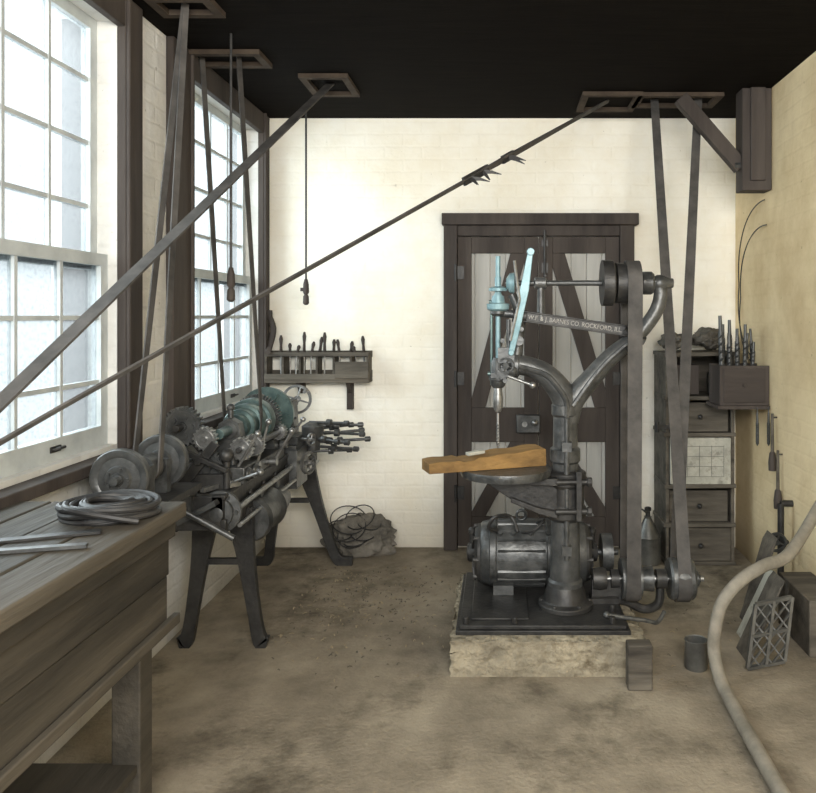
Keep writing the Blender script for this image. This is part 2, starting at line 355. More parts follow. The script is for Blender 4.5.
tubec(a,[(CX+.01,CY,.98,.048),(CX+.035,CY,1.07,.05),(dx(592),CY,dz(378),.044),(dx(612),CY,dz(356),.038),(dx(638),CY,dz(335),.033),(dx(656),CY,dz(312),.031),(dx(661),CY,dz(292),.03),(dx(655),CY,dz(281),.03)],16)
tubec(a,[(CX+.03,CY-.05,1.05,.012),(dx(592),CY-.042,dz(378),.012),(dx(612),CY-.037,dz(356),.011),(dx(638),CY-.032,dz(335),.01)],8)
a.rev((dx(640),CY,dz(283)),(1,0,0),[(0,.042),(.01,.05),(.05,.05),(.06,.042)])
fin(a,'shaft_arm','iron',dr)
BA=V((dx(522),CY-.0,dz(316)));BB=V((dx(628),CY,dz(331)))
a=MB();a.beam(BA,BB,.03,.046);a.beam(BA+V((0,-.015,.021)),BB+V((0,-.015,.021)),.014,.007);a.beam(BA+V((0,-.015,-.021)),BB+V((0,-.015,-.021)),.014,.007)
a.cyl(BB+V((-.02,-.0,-.0)),BB+V((.07,0,-.05)),.026);a.cyl(BA+V((.02,0,-.003)),BA+V((-.04,0,.005)),.03)
bar=fin(a,'tie_bar','irond',dr,bev=.002)
cu=bpy.data.curves.new('t','FONT');cu.body='W.F. & J. BARNES CO. ROCKFORD, ILL.';cu.size=.027;cu.extrude=.0022;cu.align_x='CENTER';cu.align_y='CENTER'
to=bpy.data.objects.new('t',cu);bpy.context.collection.objects.link(to);bpy.context.view_layer.update()
me=bpy.data.meshes.new_from_object(to.evaluated_get(bpy.context.evaluated_depsgraph_get()));bpy.data.objects.remove(to)
wd=max(v.co.x for v in me.vertices)-min(v.co.x for v in me.vertices);k=.41/wd
ang=math.atan2(BB.z-BA.z,BB.x-BA.x)
for v in me.vertices:v.co=V((v.co.x*k,v.co.y*1.0,v.co.z))
me.transform(Matrix.Rotation(-ang,4,'Y')@Matrix.Rotation(math.pi/2,4,'X'))
me.materials.clear();me.materials.append(M['letter'])
tx=bpy.data.objects.new('raised_lettering',me);bpy.context.collection.objects.link(tx);tx.parent=bar
tx.location=(BA+BB)/2+V((0,-.0165,-.001))-WL[bar.name];tx['label']='raised cast lettering naming the maker and town'
SX=dx(498)
a=MB()
a.rev((SX,CY,dz(388)),(0,0,1),[(0,.022),(.012,.032),(.03,.034),(.035,.04),(.055,.04),(.06,.033),(.11,.031),(.13,.022)],24)
a.rev((SX,CY,dz(316)),(0,0,1),[(0,.024),(.01,.034),(.05,.032),(.06,.022)],24)
tubec(a,[(SX+.075,CY,1.21,.03),(SX+.085,CY,1.30,.024),(SX+.095,CY,1.40,.024),(SX+.085,CY,1.47,.022),(SX+.06,CY,1.53,.02)],12)
a.cyl((SX,CY,1.215),(SX+.09,CY,1.215),.038);a.cyl((SX,CY,1.45),(SX+.1,CY,1.44),.018)
a.ball((SX+.06,CY-.04,1.2),.026);a.box((SX+.0,CY-.06,1.235),(SX+.07,CY-.02,1.30));a.cyl((SX+.09,CY-.03,1.33),(SX+.09,CY-.07,1.33),.02)
a.cyl((SX+.045,CY-.05,1.30),(SX+.045,CY-.05,1.42),.009)
for (u_,z_) in ((.03,1.16),(.055,1.26),(.1,1.38),(.02,1.33)): a.cyl((SX+u_,CY-.03,z_),(SX+u_,CY-.062,z_),.011,n=6)
a.box((SX-.03,CY-.045,1.17),(SX+.03,CY-.02,1.19));a.gear((SX+.02,CY-.05,1.19),(0,1,0),.026,.014,14)
fin(a,'spindle_head','iron',dr)
a=MB();a.cyl((SX,CY,dz(405)),(SX,CY,dz(256)),.0105,n=16)
a.rev((SX,CY,dz(300)),(0,0,1),[(0,.02),(.02,.02),(.03,.014),(.1,.014)],16)
fin(a,'spindle','teal',dr,label='pale teal vertical spindle')
a=MB();a.rev((SX,CY,dz(412)),(0,0,1),[(0,.012),(.02,.021),(.06,.023),(.09,.018),(.12,.016)],20);fin(a,'chuck','steel',dr)
a=MB();a.twist((SX,CY,.86),.155,.0075,4);fin(a,'drill_bit','steel',dr)
a=MB();a.rev((SX,CY,dz(312)),(0,0,1),[(0,.028),(.012,.048),(.035,.05),(.04,.03),(.07,.026)],28)
a.rev((SX+.035,CY,dz(283)),(1,0,0),[(0,.02),(.015,.042),(.035,.046),(.04,.02)],28)
a.rev((SX,CY,dz(291)),(0,0,1),[(0,.03),(.0,.04),(.012,.04),(.02,.022)],24)
fin(a,'bevel_gear','teal',dr)
a=MB();a.ribbon([V((dx(530),CY-.075,dz(252))),V((dx(524),CY-.08,dz(290))),V((dx(517),CY-.08,dz(325))),V((dx(511),CY-.07,dz(352)))],V((1,0,.1)),[.022,.038,.03,.024],.012)
a.cyl((dx(511),CY-.08,dz(352)),(dx(511),CY+.0,dz(352)),.012);a.cyl((dx(530),CY-.09,dz(253)),(dx(530),CY-.06,dz(253)),.016)
fin(a,'feed_lever','teal',dr,label='pale teal feed lever',bev=.002)
a=MB();a.tube([(dx(514),CY-.1,dz(262)),(dx(519),CY-.1,dz(300)),(dx(510),CY-.1,dz(340))],.006,8);a.cyl((SX,CY-.04,dz(372)),(dx(532),CY-.07,dz(384)),.007);a.ball((dx(532),CY-.07,dz(384)),.014)
fin(a,'feed_rod','steel',dr)
a=MB()
a.wheel((SX+.035,CY-.06,dz(365)),(.3,1,0),.036,.014,.009,.014,4)
a.cyl((SX+.035,CY-.06,dz(365)),(SX+.035,CY,dz(365)),.011)
fin(a,'feed_handwheel','iron',dr)
a=MB();a.cyl((SX-.028,CY,dz(385)),(SX-.028,CY,dz(300)),.006);a.cyl((SX-.045,CY,dz(374)),(SX-.005,CY,dz(374)),.01);a.cyl((SX-.04,CY,dz(302)),(SX,CY,dz(302)),.008)
fin(a,'quill_rod','teald',dr)
ZA=dz(283)
a=MB();a.cyl((SX+.03,CY,ZA),(dx(672),CY,ZA),.012);a.rev((dx(534),CY,ZA),(1,0,0),[(0,.018),(.005,.026),(.05,.026),(.055,.018)])
fin(a,'drive_shaft','iron',dr)
a=MB();a.rev((dx(534)+.03,CY,ZA),(0,0,-1),[(0,.015),(.16,.018)]);fin(a,'shaft_bracket','iron',dr)
a=MB();a.rev((dx(602),CY,ZA),(1,0,0),[(0,.03),(.0,.085),(.0,.1),(.045,.1),(.05,.095),(.05,.03)],36);fin(a,'pulley','irond',dr)
a=MB();a.rev((dx(616),CY,ZA),(1,0,0),[(0,.03),(0,.088),(.085,.09),(.086,.06),(.10,.06),(.10,.03)],36);fin(a,'pulley','irond',dr)
a=MB();a.rev((dx(655),CY,ZA),(1,0,0),[(0,.03),(.01,.036),(.035,.036),(.05,.026),(.08,.02)],24);fin(a,'collar','iron',dr)
a=MB();TX,TY=.025,3.31
a.rev((TX,TY,.75),(0,0,1),[(0,.05),(.004,.16),(.006,.19),(.03,.197),(.04,.194),(.04,.02)],48)
fin(a,'table','iron',dr,label='round cast-iron work table')
a=MB();a.prism([(TX-.10,TY-.02,.752),(CX-.04,TY-.02,.752),(CX-.04,TY-.02,.58),(TX+.14,TY-.02,.60),(TX+.03,TY-.02,.65),(TX-.06,TY-.02,.71)],(0,.05,0))
a.prism([(TX-.13,TY-.06,.752),(CX-.04,TY-.06,.752),(CX-.04,TY-.06,.72),(TX-.11,TY-.06,.735)],(0,.12,0))
a.prism([(TX+.02,TY-.05,.65),(TX+.14,TY-.05,.60),(CX-.04,TY-.05,.58),(CX-.04,TY-.05,.61),(TX+.14,TY-.05,.625),(TX+.02,TY-.05,.67)],(0,.10,0))
a.rev((CX,CY,.56),(0,0,1),[(0,.078),(.01,.09),(.05,.09),(.06,.082),(.14,.082),(.15,.09),(.20,.09),(.21,.075)])
a.cyl((CX-.05,CY-.1,.61),(CX+.1,CY-.09,.61),.013);a.cyl((CX-.05,CY-.1,.735),(CX+.1,CY-.09,.735),.013)
a.beam((CX+.05,CY-.09,.57),(CX+.05,CY-.09,.78),.025,.035,(0,1,0))
for z in (.61,.735): a.cyl((CX+.085,CY-.095,z),(CX+.105,CY-.095,z),.022,n=6)
fin(a,'table_bracket','irond',dr,bev=.003)
a=MB();a.cyl((CX-.0,CY-.075,.4),(CX,CY-.075,1.0),.011);a.box((CX-.02,CY-.09,.86),(CX+.02,CY-.05,.9));a.box((CX-.02,CY-.09,.42),(CX+.02,CY-.05,.46));fin(a,'elevating_screw','iron',dr)
ZL=.272;YL=3.43
a=MB();a.cyl((.42,YL,ZL),(.9,YL,ZL),.014)
fin(a,'countershaft','steel',dr)
a=MB();a.rev((.535,YL,ZL),(1,0,0),[(0,.02),(0,.088),(.085,.088),(.085,.02)],36);fin(a,'pulley','iron',dr)
a=MB();a.rev((.625,YL,ZL),(1,0,0),[(0,.02),(0,.05),(.05,.055),(.05,.02)],30);fin(a,'shaft_collar','iron',dr)
a=MB();a.rev((.745,YL,ZL),(1,0,0),[(0,.02),(0,.082),(.01,.09),(.055,.092),(.10,.09),(.11,.082),(.11,.02)],36);a.rev((.855,YL,ZL),(1,0,0),[(0,.035),(.02,.035),(.03,.02)],20);fin(a,'pulley','iron',dr)
a=MB();a.rev((.49,YL,ZL),(1,0,0),[(0,.04),(.035,.04)],20);a.beam((.505,YL,.178),(.505,YL,ZL),.06,.03,(0,1,0));a.rev((.69,YL,ZL),(1,0,0),[(0,.042),(.045,.042)],24)
a.box((.40,YL-.05,.178),(.52,YL+.05,.20));a.rev((.41,YL,ZL),(1,0,0),[(0,.045),(.03,.05),(.06,.045)],20);a.beam((.44,YL,.178),(.44,YL,ZL),.07,.04,(0,1,0))
tubec(a,[(.71,YL,ZL-.03,.018),(.70,YL,.16,.02),(.64,YL+.02,.13,.02),(.56,YL+.02,.165,.02),(.5,YL+.02,.17,.02)],10)
fin(a,'bearing_bracket','irond',dr)
a=MB();tubec(a,[(.44,3.2,.2,.009),(.6,3.22,.17,.009),(.66,3.25,.15,.009),(.70,3.3,.175,.009)],8);a.ball((.44,3.2,.2),.014)
fin(a,'belt_shifter','iron',dr)
def loop(c0,c1,ax,r0,r1,wd,name,par,label,n=10):
    ax=V(ax);d=(V(c1)-V(c0)).normalized();u=ax.cross(d).normalized();pts=[]
    for i in range(n+1):
        th=math.pi*i/n;pts.append(V(c0)+(u*math.cos(th)-d*math.sin(th))*r0)
    for i in range(n+1):
        th=math.pi*i/n;pts.append(V(c1)+(-u*math.cos(th)+d*math.sin(th))*r1)
    return fin(MB().ribbon(pts,ax,wd,.006,True),name,'leather',par,label)
loop((.577,YL,ZL),(.572,CY,ZA),(1,0,0),.0925,.0945,.062,'drive_belt',dr,'dark leather belt')
# ================= MOTOR
mo=thing('electric_motor',(.15,3.61,.187),'wide round cast-iron electric motor bolted to the drill base','electric motor')
MZ,MY=.335,3.61
a=MB();a.rev((-.09,MY,MZ),(1,0,0),[(0,.12),(.0,.130),(.01,.140),(.04,.146),(.045,.152),(.07,.152),(.075,.146),(.12,.149),(.19,.151),(.26,.149),(.30,.146),(.305,.152),(.33,.152),(.335,.146),(.45,.144),(.48,.136),(.48,.115)],48)
a.box((-.03,MY-.15,.187),(.06,MY+.13,.23)).box((.28,MY-.15,.187),(.37,MY+.13,.23))
for i in range(20):
    th=2*math.pi*i/20;a.beam((-.01,MY+math.cos(th)*.148,MZ+math.sin(th)*.148),(.205,MY+math.cos(th)*.148,MZ+math.sin(th)*.148),.008,.01,(0,math.sin(th)+.01,math.cos(th)))
a.torus((.10,MY,MZ+.172),(0,1,0),.022,.007)
for x in (.0,.06,.14,.22): a.cyl((x,MY-.10,MZ+.11),(x,MY-.115,MZ+.125),.012,n=6)
fin(a,'motor_casing','iron',mo)
for (x,s) in ((-.09,-1),(.39,1)):
    a=MB();a.rev((x,MY,MZ),(s,0,0),[(0,.132),(.012,.130),(.026,.115),(.026,.05),(.04,.045),(.06,.04),(.065,.02)],36)
    for i in range(6):
        th=2*math.pi*i/6+.2;a.beam((x+s*.03,MY+math.cos(th)*.045,MZ+math.sin(th)*.045),(x+s*.022,MY+math.cos(th)*.115,MZ+math.sin(th)*.115),.022,.022,(1,0,0))
    for i in range(8):
        th=2*math.pi*i/8;a.cyl((x+s*.0,MY+math.cos(th)*.122,MZ+math.sin(th)*.122),(x+s*.03,MY+math.cos(th)*.122,MZ+math.sin(th)*.122),.01,n=6)
    a.cyl((x+s*.04,MY,MZ+.03),(x+s*.04,MY,MZ+.09),.012);a.rev((x+s*.04,MY,MZ+.085),(0,0,1),[(0,.012),(.005,.018),(.02,.018),(.03,.01)],12)
    fin(a,'end_bell','irond',mo)
a=MB();a.cyl((.43,MY,MZ),(.55,MY,MZ),.014);a.rev((.47,MY,MZ),(1,0,0),[(0,.02),(0,.085),(.05,.085),(.05,.02)],30);fin(a,'motor_pulley','iron',mo)
a=MB();tubec(a,[(.0,MY-.1,MZ+.12,.009),(-.05,MY-.13,MZ+.15,.009),(-.02,MY-.14,MZ+.2,.008),(.05,MY-.1,MZ+.19,.008),(.08,MY-.13,MZ+.13,.008)],8);fin(a,'cable','irond',mo)
a=MB();tubec(a,[(.1,MY-.1,MZ+.12,.007),(.15,MY-.14,MZ+.14,.007),(.2,MY-.12,MZ+.18,.007),(.17,MY-.05,MZ+.15,.007)],8);fin(a,'cable','irond',mo)
# timber on table
PL=V((-.288,3.15,.791));PR=V((.2,3.33,.791))
a=MB();d=(PR-PL).normalized();nrm=V((-d.y,d.x,0));W=.12;n=24;rings=[]
for i in range(n+1):
    k=i/n;p=PL.lerp(PR,k);th=.044+.034*k+.003*math.sin(k*23)
    if 7<=i<=9: th-=.012
    jj=.003*noise.noise(V((i*.7,0,0)));q=p+nrm*(W+.006*noise.noise(V((i*.5,4,0))))
    p=p+nrm*jj
    rings.append([a.bm.verts.new(x) for x in (p,q,q+V((0,0,th)),p+V((0,0,th-.004))+nrm*.004)])
for i in range(n):
    for j in range(4):a.face([rings[i][j],rings[i][(j+1)%4],rings[i+1][(j+1)%4],rings[i+1][j]])
a.face(rings[0]);a.face(rings[-1][::-1])
fin(a,'wooden_board','yel',label='rough yellow-brown timber lying across the drill table',category='timber',bev=.002)
a=MB();q=PL.lerp(PR,.46)+nrm*.03+V((0,0,.061));a.obox(q+V((-.03,0,.008)),(.08,.03,.014),Matrix.Rotation(.5,3,'Z')@Matrix.Rotation(-.07,3,'Y'))
fin(a,'wood_scrap','paper',label='small pale wood scrap on top of the timber',category='wood scrap',bev=.003)
# ================= belts
def hang(name,c,ax,r,top0,top1,wd,wt,label,tw0=None,t=.006):
    ax=V(ax);u=V((0,0,1)).cross(ax).normalized() ;c=V(c);pts=[];ws=[];wl=[]
    m=8
    s0=c+u*r;s1=c-u*r
    for i in range(m): 
        k=i/m;pts.append(V(top0).lerp(s0,k));ws.append((V(tw0) if tw0 else ax).lerp(ax,k));wl.append(wt*(1-k)+wd*k)
    for i in range(13):
        th=math.pi*i/12;pts.append(c+(u*math.cos(th)-V((0,0,1))*math.sin(th))*r);ws.append(ax);wl.append(wd)
    for i in range(1,m+1):
        k=1-i/m;pts.append(V(top1).lerp(s1,k));ws.append((V(tw0) if tw0 else ax).lerp(ax,k));wl.append(wt*(1-k)+wd*k)
    return fin(MB().ribbon(pts,ws,wl,t),name,'leather',label=label,category='belt')
def ext(a,b,z=HC-.002):
    k=(z-a.z)/(b.z-a.z);return a+(b-a)*k
tA=ext(V((.80,3.34,ZL)),P(656,124,4.3));tB=ext(V((.80,3.52,ZL)),P(697,124,4.3))
hang('drive_belt',(.80,YL,ZL),(1,0,0),.0955,tB,tA,.058,.044,'long leather belt rising from the floor countershaft pulley')
e0,e1=ext(V((-1.29,3.62,.93)),P(206,122,3.65)),ext(V((-1.11,3.62,.93)),P(243,122,3.65))
hang('drive_belt',(-1.2,3.62,.93),(0,1,0),.086,e0,e1,.03,.026,'narrow leather belt rising from the lathe cone pulley',tw0=(.6,.8,0))
g0_,g1_=ext(V((-1.29,2.74,.9)),P(172,122,2.95)),ext(V((-1.21,2.74,.9)),P(179,122,2.95))
hang('drive_belt',(-1.25,2.74,.9),(0,1,0),.047,g0_,g1_,.03,.022,'narrow leather belt rising from the grinder pulley',tw0=(.8,.6,0))
A0=V((-1.25,1.65,1.075));A1=ext(P(60,352,2.1),P(292,122,3.6))
a=MB();a.ribbon([A0.lerp(A1,i/6) for i in range(7)],V((1,0,0)),[.044]*7,.008)
fin(a,'diagonal_belt','leather',label='broad leather belt slanting down across the window',category='belt')
B1=ext(P(60,408,1.9),P(567,124,4.0));B0=V((-1.235,1.67,1.075))
q0=P(60,408,1.9);q1=P(567,124,4.0)
PB=[B0]+[q0.lerp(q1,i/12) for i in range(13)]+[B1];w_=[.016]+[.014+.0008*i for i in range(9)]+[.034,.034,.03,.026,.026]
a=MB();a.ribbon(PB,V((.5,-.2,.9)),w_,.007)
bb=fin(a,'diagonal_belt','leather',label='long thin leather belt crossing the room, frayed at its lacing',category='belt')
for px in (470,482,508):
    k=(px-60)/507;Z0,Z1=1.9,4.0;tt=k*Z0/(Z1+(Z0-Z1)*k)
    c=q0.lerp(q1,tt);a=MB()
    dd=(q1-q0).normalized();a.beam(c-dd*.05,c+dd*.05,.012,.036)
    for j in range(3):
        e=c+V((random.uniform(.02,.09),random.uniform(-.02,.02),random.uniform(-.05,-.0)))
        a.ribbon([c,(c+e)/2+V((0,0,.004)),e],V((.3,0,1)),[.02,.014,.003],.004)
    fin(a,'belt_lacing','dleather',bb,'torn leather lacing end')
# framed slots in the ceiling where belts pass to the shafting above
for i,(c,sx,sy) in enumerate(((A1,.09,.14),(B1,.13,.14),((tA+tB)/2,.20,.09),((e0+e1)/2,.18,.07),((g0_+g1_)/2,.09,.06))):
    a=MB();z0,z1=HC-.022,HC;t_=.035
    a.box((c.x-sx-t_,c.y-sy-t_,z0),(c.x+sx+t_,c.y-sy,z1)).box((c.x-sx-t_,c.y+sy,z0),(c.x+sx+t_,c.y+sy+t_,z1)).box((c.x-sx-t_,c.y-sy,z0),(c.x-sx,c.y+sy,z1)).box((c.x+sx,c.y-sy,z0),(c.x+sx+t_,c.y+sy,z1))
    fin(a,'trim_%d'%(4+i),'slot',kind='structure',label='timber framing round a belt slot in the ceiling')
g=thing('belt_driven_head',(-1.25,1.6,.9),'small cast-iron belt-driven spindle head on the bench','machine')
a=MB();a.rev((-1.31,1.6,1.01),(1,0,0),[(0,.02),(0,.06),(.12,.06),(.12,.02)],28);fin(a,'pulley','iron',g)
a=MB();a.box((-1.38,1.53,.9),(-1.12,1.67,.925)).box((-1.36,1.57,.925),(-1.33,1.63,1.03)).box((-1.17,1.57,.925),(-1.14,1.63,1.03)).cyl((-1.39,1.6,1.01),(-1.08,1.6,1.01),.012);fin(a,'frame','irond',g)
for (px,y,pe,n) in ((231,3.35,302,0),(306,4.5,305,1)):
    q=P(px,pe,y);a=MB();a.cyl((q.x,q.y,q.z+.1),(q.x,q.y,HC-.002),.006,n=8)
    e=thing('belt_shifter_pull',(q.x,q.y,q.z),'dark hanging rod with a turned wooden pull handle','pull rod',group='belt shifter pulls')
    fin(a,'rod','irond',e)
    a=MB();a.rev(q,(0,0,1),[(0,.008),(.01,.018),(.05,.016),(.06,.01),(.075,.018),(.12,.016),(.15,.009)],14)
    if n: a.box((q.x-.03,q.y-.012,q.z+.08),(q.x+.01,q.y+.012,q.z+.1))
    fin(a,'pull_handle','dwood',e)
# ================= LATHE
LX=-1.2
la=thing('engine_lathe',(LX,3.9,0),'old belt-driven metal lathe with faint teal cone pulley on splayed iron legs','lathe')
a=MB()
for x in (LX-.1,LX+.05): a.box((x,3.08,.62),(x+.05,4.62,.72))
a.box((LX-.1,3.08,.58),(LX+.1,3.13,.718)).box((LX-.1,4.57,.58),(LX+.1,4.62,.718))
for y in (3.5,3.9,4.3): a.box((LX-.1,y,.61),(LX+.1,y+.04,.70))
for x in (LX-.107,LX+.087): a.box((x,3.078,.575),(x+.022,4.622,.625)).box((x+.002,3.079,.705),(x+.02,4.621,.722))
for i in range(8): a.cyl((LX+.1,3.2+.19*i,.665),(LX+.112,3.2+.19*i,.665),.011,n=6)
fin(a,'bed','irond',la,bev=.004)
def leg(y,xl,xr,top=.6,fl=.03):
    for s,xf in ((-1,xl),(1,xr)):
        a=MB();x0=LX+s*.07
        o=cat([(x0,y,top,.12),(x0+(xf-x0)*.35,y,top*.62,.07),(x0+(xf-x0)*.75,y,top*.22,.052),(xf,y,.03,.06),(xf+s*fl,y,.012,.07)],5)
        a.ribbon([p[:3] for p in o],V((1,0,0)),[p[3] for p in o],.035);fin(a,'leg','irond',la,bev=.003)
    fin(MB().box((LX-.12,y-.03,top-.03),(LX+.12,y+.03,top)),'leg_cap','irond',la)
    fin(MB().box((LX-.11,y-.012,.36),(LX+.1,y+.012,.385)),'leg_tie','irond',la)
leg(3.36,-1.36,-1.04);leg(4.46,-1.34,-.93,fl=.08)
a=MB();a.box((LX-.1,3.38,.72),(LX+.1,3.95,.77))
for y in (3.42,3.86):
    a.prism([(LX-.08,y,.77),(LX+.08,y,.77),(LX+.045,y,.96),(LX,y,.985),(LX-.045,y,.96)],(0,.06,0))
    a.rev((LX,y-.005,.93),(0,1,0),[(0,.04),(.07,.04)],20);a.cyl((LX,y+.03,.98),(LX,y+.03,1.02),.012);a.rev((LX,y+.03,1.015),(0,0,1),[(0,.01),(.004,.018),(.02,.018),(.03,.006)],12)
a.cyl((LX+.1,3.42,.86),(LX+.1,3.92,.86),.016)
fin(a,'headstock','iron',la,bev=.003)
a=MB();a.rev((LX,3.50,.93),(0,1,0),[(0,.03),(0,.056),(.004,.058),(.05,.058),(.052,.073),(.056,.076),(.12,.076),(.122,.09),(.126,.092),(.2,.092),(.202,.106),(.206,.108),(.27,.108),(.27,.03)],44)
fin(a,'cone_pulley','teald',la,label='glossy stepped pulley with a faint teal tint')
a=MB();a.gear((LX,3.82,.93),(0,1,0),.12,.035,44);fin(a,'bull_gear','iron',la)
a=MB();a.gear((LX+.1,3.46,.86),(0,1,0),.05,.03,20);fin(a,'back_gear','steel',la)
a=MB();a.gear((LX+.1,3.85,.86),(0,1,0),.04,.04,16);fin(a,'back_gear','steel',la)
a=MB();a.cyl((LX,3.3,.93),(LX,4.02,.93),.022);a.rev((LX,3.95,.93),(0,1,0),[(0,.03),(.02,.05),(.02,.14),(.045,.14),(.045,.02)],44)
for i in range(6):
    th=i*math.pi/3;a.beam((LX+math.cos(th)*.05,3.964,.93+math.sin(th)*.05),(LX+math.cos(th)*.12,3.964,.93+math.sin(th)*.12),.012,.014,(0,1,0))
fin(a,'faceplate','teald',la,label='round faceplate')
for (x,y,z,r,n) in ((-1.35,3.30,.965,.086,26),(-1.24,3.26,.92,.05,16),(LX-.02,3.24,.8,.075,24),(-1.345,3.22,.82,.062,20),(-1.10,3.3,.87,.05,16)):
    a=MB();a.gear((x,y,z),(0,1,0),r,.034,n)
    if r>.08:
        for i in range(5):
            th=i*1.257;a.cyl((x+.042*math.cos(th),y-.026,z+.042*math.sin(th)),(x+.042*math.cos(th),y-.01,z+.042*math.sin(th)),.012)
    fin(a,'change_gear','iron' if r>.07 else 'steel',la,label='toothed change gear')
a=MB();a.beam((-1.37,3.34,.97),(-1.17,3.34,.72),.03,.05,(0,1,0));a.cyl((-1.35,3.22,.965),(-1.35,3.4,.965),.015);a.beam((-1.4,3.33,.8),(-1.1,3.33,.76),.03,.04,(0,1,0))
a.box((-1.30,3.2,.70),(-1.12,3.34,.78));a.ball((-1.13,3.2,.86),.03);a.cyl((-1.13,3.2,.72),(-1.13,3.2,.86),.014)
a.cyl((-1.10,3.25,.87),(-1.10,3.45,.87),.012)
a.beam((-1.30,3.18,.88),(-1.12,3.18,.80),.02,.03,(0,1,0))
a.prism([(-1.34,3.19,.74),(-1.28,3.19,.74),(-1.16,3.19,.90),(-1.19,3.19,.92)],(0,.02,0));a.cyl((-1.24,3.17,.84),(-1.24,3.21,.84),.018,n=6)
fin(a,'gear_bracket','irond',la,bev=.003)
for (x,y,z,dx_,dz_) in ((-1.12,3.28,.78,.1,.16),(-1.10,3.5,.76,.06,.2),(-1.08,3.7,.74,.09,.15),(-1.10,3.95,.78,.1,.13),(-1.13,3.22,.74,.14,.05)):
    a=MB();a.cyl((x,y,z),(x+dx_,y-.02,z+dz_),.007,.006,8);a.ball((x+dx_,y-.02,z+dz_),.014,n=8);a.rev((x,y,z),(1,0,0),[(-.02,.02),(.015,.02)],12)
    fin(a,'control_lever','steel',la)
a=MB();a.box((LX-.02,3.24,.73),(LX+.13,3.42,.80));a.rev((LX+.13,3.28,.765),(1,0,0),[(0,.03),(.01,.03),(.015,.02),(.03,.018)],16);a.rev((LX+.13,3.37,.765),(1,0,0),[(0,.03),(.01,.03),(.015,.02),(.03,.018)],16)
a.cyl((LX+.06,3.3,.80),(LX+.06,3.3,.85),.02);a.cyl((LX+.02,3.38,.80),(LX+.02,3.38,.83),.025)
fin(a,'feed_gearbox','iron',la,bev=.004)
a=MB();a.box((LX-.13,4.02,.72),(LX+.14,4.2,.76)).box((LX-.02,4.05,.76),(LX+.14,4.16,.80)).box((LX+.1,4.0,.54),(LX+.15,4.22,.738))
a.cyl((LX+.05,4.1,.8),(LX+.05,4.1,.87),.025);a.box((LX-.02,4.08,.83),(LX+.12,4.11,.855));a.cyl((LX+.05,4.1,.87),(LX+.05,4.1,.89),.012);a.cyl((LX+.05,4.1,.885),(LX+.13,4.06,.90),.007)
fin(a,'carriage','iron',la,bev=.003)
a=MB();a.wheel((LX+.19,4.08,.66),(1,-.4,0),.06,.015,.01,.015,4);a.cyl((LX+.12,4.11,.66),(LX+.22,4.07,.66),.01);fin(a,'handwheel','steel',la)
a=MB();a.wheel((LX+.2,4.1,.78),(1,-.4,0),.035,.012,.008,.01,3);a.cyl((LX+.12,4.13,.78),(LX+.22,4.09,.78),.008);fin(a,'handwheel','steel',la)
a=MB();a.rev((LX,4.0,.93),(0,1,0),[(0,.05),(0,.08),(.01,.085),(.05,.085),(.055,.07),(.055,.03)],32)
for i in range(3):
    th=i*2.094+.5;a.beam((LX+math.cos(th)*.02,4.065,.93+math.sin(th)*.02),(LX+math.cos(th)*.08,4.065,.93+math.sin(th)*.08),.03,.022,(0,1,0))
fin(a,'chuck','steel',la)
a=MB();a.rev((LX+.17,4.26,.76),(0,0,1),[(0,.05),(.02,.06),(.07,.06),(.09,.03)],20)
for i,(z,an,l) in enumerate(((.80,-.1,.28),(.83,.15,.26),(.78,.35,.27),(.76,-.35,.22),(.85,-.2,.2),(.74,.1,.3),(.72,-.15,.25),(.69,.2,.2),(.81,.5,.22),(.77,-.6,.2))):
    d=V((math.cos(an),math.sin(an),.04*(i%3-1)));p=V((LX+.15,4.26,z));a.cyl(p,p+d*l,.008);a.rev(p+d*l,d,[(0,.008),(.005,.015),(.03,.015),(.035,.008)],12);a.rev(p+d*l*.5,d,[(0,.009),(.004,.02),(.03,.02),(.035,.009)],12)
a.cyl((LX+.17,4.26,.70),(LX+.17,4.26,.78),.04)
a.box((LX+.08,4.22,.74),(LX+.18,4.30,.76))
fin(a,'tool_turret','iron',la)
a=MB();a.box((LX-.09,4.3,.72),(LX+.09,4.44,.77)).prism([(LX-.05,4.32,.77),(LX+.05,4.32,.77),(LX+.04,4.32,.96),(LX-.04,4.32,.96)],(0,.11,0))
a.cyl((LX,4.22,.93),(LX,4.5,.93),.028);a.cyl((LX,4.12,.93),(LX,4.22,.93),.016,.018);fin(a,'tailstock','iron',la,bev=.003)
a=MB();a.wheel((LX+.02,4.5,.95),(0,1,0),.085,.02,.014,.02,4);a.cyl((LX+.02,4.44,.94),(LX+.02,4.52,.95),.012);a.cyl((LX+.08,4.49,1.0),(LX+.08,4.43,1.0),.01);fin(a,'handwheel','steel',la)
a=MB();a.rev((-1.11,3.42,.53),(0,1,0),[(0,.05),(0,.09),(.03,.1),(.06,.09),(.22,.09),(.25,.1),(.28,.09),(.45,.065),(.47,.03)],30);a.box((-1.14,3.5,.58),(-1.08,3.54,.64)).box((-1.14,3.75,.56),(-1.08,3.79,.64))
fin(a,'drum','iron',la)
a=MB();a.rev((-1.13,3.14,.645),(0,-1,0),[(-.06,.06),(0,.085),(.02,.085),(.025,.06),(.04,.058),(.045,.03),(.06,.028),(.065,.012)],30)
for i in range(6):
    th=i*math.pi/3;a.cyl((-1.13+.068*math.cos(th),3.125,.645+.068*math.sin(th)),(-1.13+.068*math.cos(th),3.108,.645+.068*math.sin(th)),.009)
fin(a,'crank_disc','iron',la)
a=MB();a.cyl((-1.08,3.2,.645),(-1.08,4.55,.66),.013);fin(a,'lead_screw','steel',la)
a=MB();a.cyl((-1.06,3.15,.585),(-1.06,4.5,.59),.009);fin(a,'feed_shaft','steel',la)
